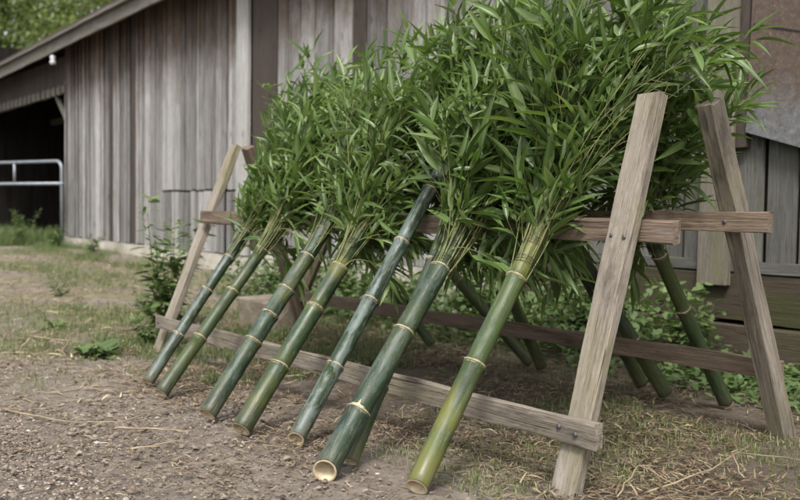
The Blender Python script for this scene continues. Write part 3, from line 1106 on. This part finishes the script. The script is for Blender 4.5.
def weed(name, base, h, nst, spread, ln, label, group=None, seed=0, lw=.42, start=.12, lean=(0, 0)):
    random.seed(seed)
    root = empty(name, base, label, 'weed', group)
    b = Vector(base)
    P_, R_, T_ = [], [], []
    for s in range(nst):
        az = random.uniform(0, 6.28)
        d = Vector((math.cos(az) * spread + lean[0], math.sin(az) * spread + lean[1], 1)).normalized()
        hh = h * random.uniform(.6, 1)
        pts = [Vector((random.uniform(-.02, .02), random.uniform(-.02, .02), -.02))]
        for i in range(8):
            d = (d + Vector((random.gauss(0, .06), random.gauss(0, .06), 0))).normalized()
            pts.append(pts[-1] + d * hh / 8)
        tube('stem', [p + b for p in pts], [.006 * (1 - .09 * i) * min(1.5, h) for i in range(9)], M['stem'], root, 5)
        az = random.uniform(0, 6.28)
        for i in range(int(hh / .028)):
            t = start + (1 - start) * i / max(1, hh / .028)
            k_ = min(7, int(t * 8))
            p = pts[k_].lerp(pts[k_ + 1], t * 8 - k_)
            az += 2.4 + random.uniform(-.4, .4)
            out = Vector((math.cos(az), math.sin(az), random.uniform(-.15, .55))).normalized()
            L_ = ln * random.uniform(.6, 1.1) * (1.1 - .5 * t)
            pet = p + out * L_ * .25
            nl = random.choice((1, 2, 3))
            for q in range(nl):
                o2 = (out + Vector((random.gauss(0, .45), random.gauss(0, .45), random.gauss(-.1, .2)))).normalized()
                z = (Vector((random.gauss(0, .3), random.gauss(0, .3), 1)))
                z = (z - o2 * o2.dot(z)).normalized()
                x_ = o2.cross(z)
                P_.append(pet)
                R_.append(np.array([x_ * L_ * lw, o2 * L_, z * L_]).T)
                T_.append(min(1, max(0, random.gauss(.45, .22))))
    scatter('foliage', OV[0], OV[1], np.array(P_), np.array(R_), np.array(T_), M['weed'], OV[2], root, Matrix.Translation(b), smooth=True)
    return root


WG = 'weeds growing round the rack'
weed('weed_plant', (-7.05, 2.92, .0), 1.12, 7, .30, .17, 'tall leafy green weed beside the far front leg of the rack', WG, 3, .34)
weed('weed_plant', (-6.2, 2.52, .0), .34, 5, .5, .11, 'short bushy weed at the foot of the far front rack leg', WG, 4)
weed('weed_plant', (-6.0, 2.05, .0), .17, 9, 1.6, .16, 'low broad-leaved weed flat on the dirt left of the poles', WG, 5, .5)
weed('weed_plant', (-7.4, 2.2, .0), .16, 8, 1.2, .11, 'low spreading weed in the yard left of the broad-leaved one', WG, 15, .35)
weed('weed_plant', (-8.3, 3.3, .02), .26, 8, .8, .10, 'bushy green weed in the yard behind the spreading one', WG, 16, .3)
weed('weed_plant', (-9.6, 2.9, gz(-9.6, 2.9)), .28, 6, .5, .09, 'small grassy weed clump alone in the middle of the yard', WG, 6, .3)
random.seed(9)
TH = ('right behind the concrete block', 'just right of the concrete block', 'behind the thick yellow-flecked pole', 'behind the grey waxy pole', 'behind the star-scarred pole', 'between the star-scarred pole and the yellow-green pole', 'behind the bright yellow-green pole', 'left of the right front rack leg')
for i, wh in enumerate(TH):
    xx = -8.4 + i * .68 + random.uniform(-.15, .15)
    yy = random.uniform(4.5, 5.2)
    weed('weed_plant', (xx, yy, gz(xx, yy)), random.uniform(.5, .8), 9, .4, .11, 'leafy green weed by the barn wall, ' + wh, 'weeds between rack and barn', 30 + i, .6)
for i, (xx, yy, h_, lb) in enumerate(((-16.5, 4.9, .5, 'low leafy weed at the barn foot just right of the gate'), (-18.9, 5.0, .75, 'leafy weed clump under the right end of the gate'), (-20.5, 4.6, .6, 'leafy weed clump under the middle of the gate'), (-14.6, 4.9, .4, 'small leafy weed against the pale foundation, right of the others'), (-17.6, 4.6, .4, 'short leafy weed in front of the gate post'), (-21.8, 4.5, .8, 'tall leafy weed clump at the left edge below the gate'))):
    weed('weed_plant', (xx, yy, gz(xx, yy)), h_, 8, .4, .13, lb, 'weeds along the barn foot', 60 + i, .35)

# thicket of ground cover behind the rack
n = 9500
px_ = rng.uniform(-9.2, -2.2, n)
py_ = 4.25 + rng.beta(1.6, 1.3, n) * 1.2
hh_ = rng.beta(1.2, 2.0, n) * (.26 + .40 * (.5 + .5 * np.sin(px_ * 2.1 + 1) * np.cos(px_ * .9))) * np.where(px_ > -3.6, .18, .9)
zz_ = np.array([gz(a, b) for a, b in zip(px_, py_)]) + hh_ + .015
L_ = rng.uniform(.035, .075, n)
R_ = yaw_mats(n, None, .55) * np.stack([L_ * .75, L_, L_], 1)[:, None, :]
o = scatter('ground_cover', OV[0], OV[1], np.stack([px_, py_, zz_], 1), R_, np.clip(rng.normal(.4, .2, n), 0, 1), M['weed'], OV[2], smooth=True)
tag(o, 'low leafy ground cover between the rack and the barn', 'ground cover')

# ---------------------------------------------------------------- grass, straw, chips
BL = (np.array([(-.5, 0, 0), (.5, 0, 0), (-.4, .12, .45), (.4, .12, .45), (-.25, .38, .82), (.25, .38, .82), (0, .72, 1.0)]), [(0, 1, 3, 2), (2, 3, 5, 4), (4, 5, 6)], [.2] * 7)


def patch_noise(a, b, f, z=0.0):
    return np.array([noise.noise((x_ * f, y_ * f, z)) for x_, y_ in zip(a, b)])


def grass(name, n, xr, yr, hr, dens, label, dry=.5, thr=0.0):
    gx, gy = rng.uniform(*xr, n), rng.uniform(*yr, n)
    pn_ = patch_noise(gx, gy, dens)
    keep = pn_ > thr + rng.normal(0, .12, n)
    gx, gy, pn_ = gx[keep], gy[keep], pn_[keep]
    # blades stand in little tufts
    gx = np.repeat(gx, 5) + rng.normal(0, .018, len(gx) * 5)
    gy = np.repeat(gy, 5) + rng.normal(0, .018, len(gy) * 5)
    m = len(gx)
    h = rng.uniform(*hr, m)
    R = yaw_mats(m, None, .35) * np.stack([rng.uniform(.002, .0045, m) * (1 + h * 2), h * rng.uniform(.4, 1.4, m), h], 1)[:, None, :]
    z = np.array([gz(a, b) for a, b in zip(gx, gy)]) - .01
    o = scatter(name, BL[0], BL[1], np.stack([gx, gy, z], 1), R, np.clip(rng.normal(dry, .22, m), 0, 1), M['grass'], BL[2])
    return tag(o, label, 'grass')


grass('grass', 4200, (-24, -17.3), (4.2, 5.5), (.08, .32), .8, 'tall green grass under the gate along the barn foot', .36, -.25)
grass('grass', 1900, (-17.3, -9.5), (4.5, 5.4), (.03, .13), .9, 'short tufts of grass along the pale barn foundation', .42, -.1)
grass('grass', 17000, (-17, -5.0), (1.3, 4.8), (.02, .085), .6, 'short patchy grass in the yard left of the rack', .50, .0)
grass('grass', 5200, (-3.4, -1.2), (2.1, 4.9), (.012, .05), 1.3, 'sparse grass round the feet of the right rack legs', .66, .0)
grass('grass', 1500, (-6.6, -3.0), (2.6, 4.6), (.015, .055), 1.1, 'sparse grass under the rack', .5, .10)
grass('grass', 2200, (-6.6, -4.6), (2.2, 3.6), (.03, .10), 1.5, 'green grass round the far rack leg', .38, -.1)

# dry bamboo leaves and straw
ST = (np.array([(-.5, 0, 0), (.5, 0, 0), (-.5, .35, .05), (.55, .35, .06), (-.4, .7, .04), (.45, .72, .06), (0, 1, 0)]), [(0, 1, 3, 2), (2, 3, 5, 4), (4, 5, 6)])


def litter(name, n, xr, yr, lr, wr, label, yb=(1, 1), tint=(.55, .25), xb=(1, 1), tilt=.16):
    gx = xr[0] + rng.beta(*xb, n) * (xr[1] - xr[0])
    gy = yr[0] + rng.beta(*yb, n) * (yr[1] - yr[0])
    pn_ = patch_noise(gx, gy, 1.7, 4.0)
    keep = pn_ > rng.normal(-.12, .22, n)
    gx, gy = gx[keep], gy[keep]
    m = len(gx)
    L_ = rng.uniform(*lr, m)
    R = yaw_mats(m, None, tilt) * np.stack([rng.uniform(*wr, m), L_, L_ * rng.uniform(-1, 2.2, m)], 1)[:, None, :]
    z = np.array([gz(a, b) for a, b in zip(gx, gy)]) + rng.uniform(.004, .022, m)
    o = scatter(name, ST[0], ST[1], np.stack([gx, gy, z], 1), R, np.clip(rng.normal(*tint, m), 0, 1), M['straw'])
    return tag(o, label, 'straw')


litter('straw_litter', 34000, (-7.0, -1.2), (1.8, 4.5), (.02, .085), (.0022, .0075), 'dry straw and fallen bamboo leaves under the rack', (1.5, 1.6), (.34, .22))
litter('straw_litter', 9000, (-7.5, -1.2), (.6, 2.6), (.015, .06), (.0025, .007), 'short straw bits on the dirt in front of the poles', (1.4, 1.1), (.42, .24), tilt=.1)
litter('straw_litter', 14000, (-15, -4.5), (1.0, 4.8), (.04, .14), (.004, .011), 'scattered straw on the yard left of the rack', (1, 1), (.6, .2), tilt=.1)

CH = (np.array([(-.5, -.3, 0), (.35, -.5, 0), (.55, .35, 0), (-.3, .5, 0), (-.28, -.18, .42), (.22, -.25, .5), (.28, .2, .38), (-.2, .25, .46)]), [(0, 1, 5, 4), (1, 2, 6, 5), (2, 3, 7, 6), (3, 0, 4, 7), (4, 5, 6, 7)])


def chips(name, n, xr, yr, sr, label, tint, yb=(1, 1)):
    gx, gy = rng.uniform(*xr, n), yr[0] + rng.beta(*yb, n) * (yr[1] - yr[0])
    m = n
    s = np.clip(sr[0] * np.exp(rng.normal(0, .55, m)), sr[0] * .4, sr[1])
    R = yaw_mats(m, None, .25) * np.stack([s * rng.uniform(.6, 1.2, m), s * rng.uniform(.6, 1.4, m), s * rng.uniform(.2, .7, m)], 1)[:, None, :]
    z = np.array([gz(a, b) for a, b in zip(gx, gy)]) + rng.uniform(-.004, .006, m)
    o = scatter(name, CH[0], CH[1], np.stack([gx, gy, z], 1), R, np.clip(rng.normal(*tint, m), 0, 1), M['chip'])
    return tag(o, label, 'gravel')


chips('gravel', 17000, (-6.0, -1.6), (.4, 2.3), (.0085, .03), 'small stones and wood chips on the dirt in front', (.36, .22), (1.1, 1.5))
chips('gravel', 12000, (-5.2, -2.2), (.3, 1.15), (.0070, .020), 'grey driveway gravel in the near corner', (.5, .22))
chips('gravel', 5000, (-12, -3), (1.2, 4.0), (.008, .026), 'scattered pebbles across the yard', (.45, .25))

# ---------------------------------------------------------------- single stalks and twigs on the ground
TG = 'dry stalks lying on the ground'


def stalk(pts, r, label, seed):
    random.seed(seed)
    root = empty('dry_stalk', pts[0], label, 'stalk', TG)
    P = [Vector(pts[0]).lerp(Vector(pts[-1]), 0)]
    fine = []
    for a, b in zip(pts[:-1], pts[1:]):
        for i in range(5):
            q = Vector(a).lerp(Vector(b), i / 5)
            fine.append(q + Vector((random.uniform(-.006, .006), random.uniform(-.006, .006), random.uniform(0, .004))))
    fine.append(Vector(pts[-1]))
    tube('stem', fine, [r * (1 - .6 * i / len(fine)) for i in range(len(fine))], M['stalk'], root, 6)
    m = len(fine) // 2
    q = fine[m]
    d = (fine[m + 1] - fine[m]).normalized()
    s_ = Vector((-d.y, d.x, .15))
    tube('side_twig', [q, q + (d * .6 + s_ * .5) * .06, q + (d * .9 + s_ * .6) * .12], [r * .6, r * .5, r * .2], M['stalk'], root, 5)


stalk([(-4.62, 1.13, .012), (-4.2, 1.30, .014), (-4.05, 1.50, .016), (-4.25, 1.82, .03)], .0045, 'long curved pale stalk lying on the dirt at far left', 1)
stalk([(-3.95, 1.42, .02), (-3.80, 1.55, .03), (-3.72, 1.66, .02)], .005, 'short pale forked stalk on the dirt left of the third pole', 2)
stalk([(-3.62, 1.36, .01), (-3.55, 1.46, .02)], .005, 'stubby pale splinter on the dirt in front of the third pole', 3)
stalk([(-2.05, 2.62, .01), (-2.02, 2.95, .05), (-2.2, 3.5, .03)], .0038, 'long pale stalk in the grass between the two right rack legs', 4)
stalk([(-2.08, 2.50, .01), (-2.16, 2.72, .07), (-2.0, 2.78, .01)], .003, 'bent dry stalk right of the front rack leg', 5)
stalk([(-1.95, 3.05, .02), (-2.1, 3.2, .06), (-1.9, 3.5, .02)], .003, 'dry stalk at the foot of the right rear rack leg', 6)
stalk([(-7.0, 1.9, .02), (-6.4, 2.0, .05), (-6.1, 1.85, .02)], .006, 'curved dry stalk on the grass left of the low broad-leaved weed', 7)


# ---------------------------------------------------------------- trees beyond the barn
def tree(base, h, cr, label, seed, nleaf=9000):
    random.seed(seed)
    r2 = np.random.default_rng(seed)
    root = empty('broadleaf_tree', base, label, 'tree', 'trees beyond the barn')
    b = Vector(base)
    top = b + Vector((random.uniform(-.5, .5), random.uniform(-.5, .5), h * .8))
    vs, fs = [], []
    trunk = [b + (top - b) * t + Vector((random.gauss(0, .12), random.gauss(0, .12), 0)) * t for t in (0, .15, .35, .55, .75, 1)]
    tube_into(vs, fs, trunk, [.34, .27, .22, .17, .11, .04], 9)
    ends = []
    for i in range(16):
        t = random.uniform(.28, .95)
        s0 = b + (top - b) * t
        a = i * 2.4
        ln = cr * random.uniform(.55, 1.05) * (1.2 - .5 * t)
        e1 = s0 + Vector((math.cos(a), math.sin(a), .55)) * ln * .5
        e2 = e1 + Vector((math.cos(a), math.sin(a), .25)) * ln * .5
        tube_into(vs, fs, [s0, e1, e2], [.10 * (1.2 - t), .06, .02], 6)
        ends += [e1, e2, e2 + Vector((0, 0, .6)), (e1 + e2) / 2]
    link('trunk', mesh('trunk', [v - b for v in vs], fs, True), M['bark'], root, Matrix.Translation(b))
    cl = []
    for e in ends + [top] * 4:
        for _ in range(3):
            cl.append(np.array(e) + r2.normal(0, .75, 3))
    cl = np.array(cl)
    ci = r2.integers(0, len(cl), nleaf)
    P = cl[ci] + r2.normal(0, .42, (nleaf, 3)) - np.array(b)
    s = r2.uniform(.14, .26, nleaf)
    R = yaw_mats(nleaf, None, .8) * np.stack([s * .6, s, s], 1)[:, None, :]
    ct = r2.normal(0, .16, len(cl))
    scatter('crown', LT_SMALL[0], LT_SMALL[1], P, R, np.clip(r2.normal(.5, .2, nleaf) + ct[ci], 0, 1), M['tree'], LT_SMALL[2], root, Matrix.Translation(b), smooth=True)


tree((-37, 9.5, .2), 11, 4.2, 'leafy tree beyond the far end of the barn, left of the eave', 1, 19000)
tree((-41, 14.0, .2), 13, 4.6, 'leafy tree beyond the barn, standing right of the first above the eave', 2, 17000)
tree((-46, 6.5, .2), 12, 4.6, 'farther leafy tree at the left edge beyond the barn', 3, 13000)
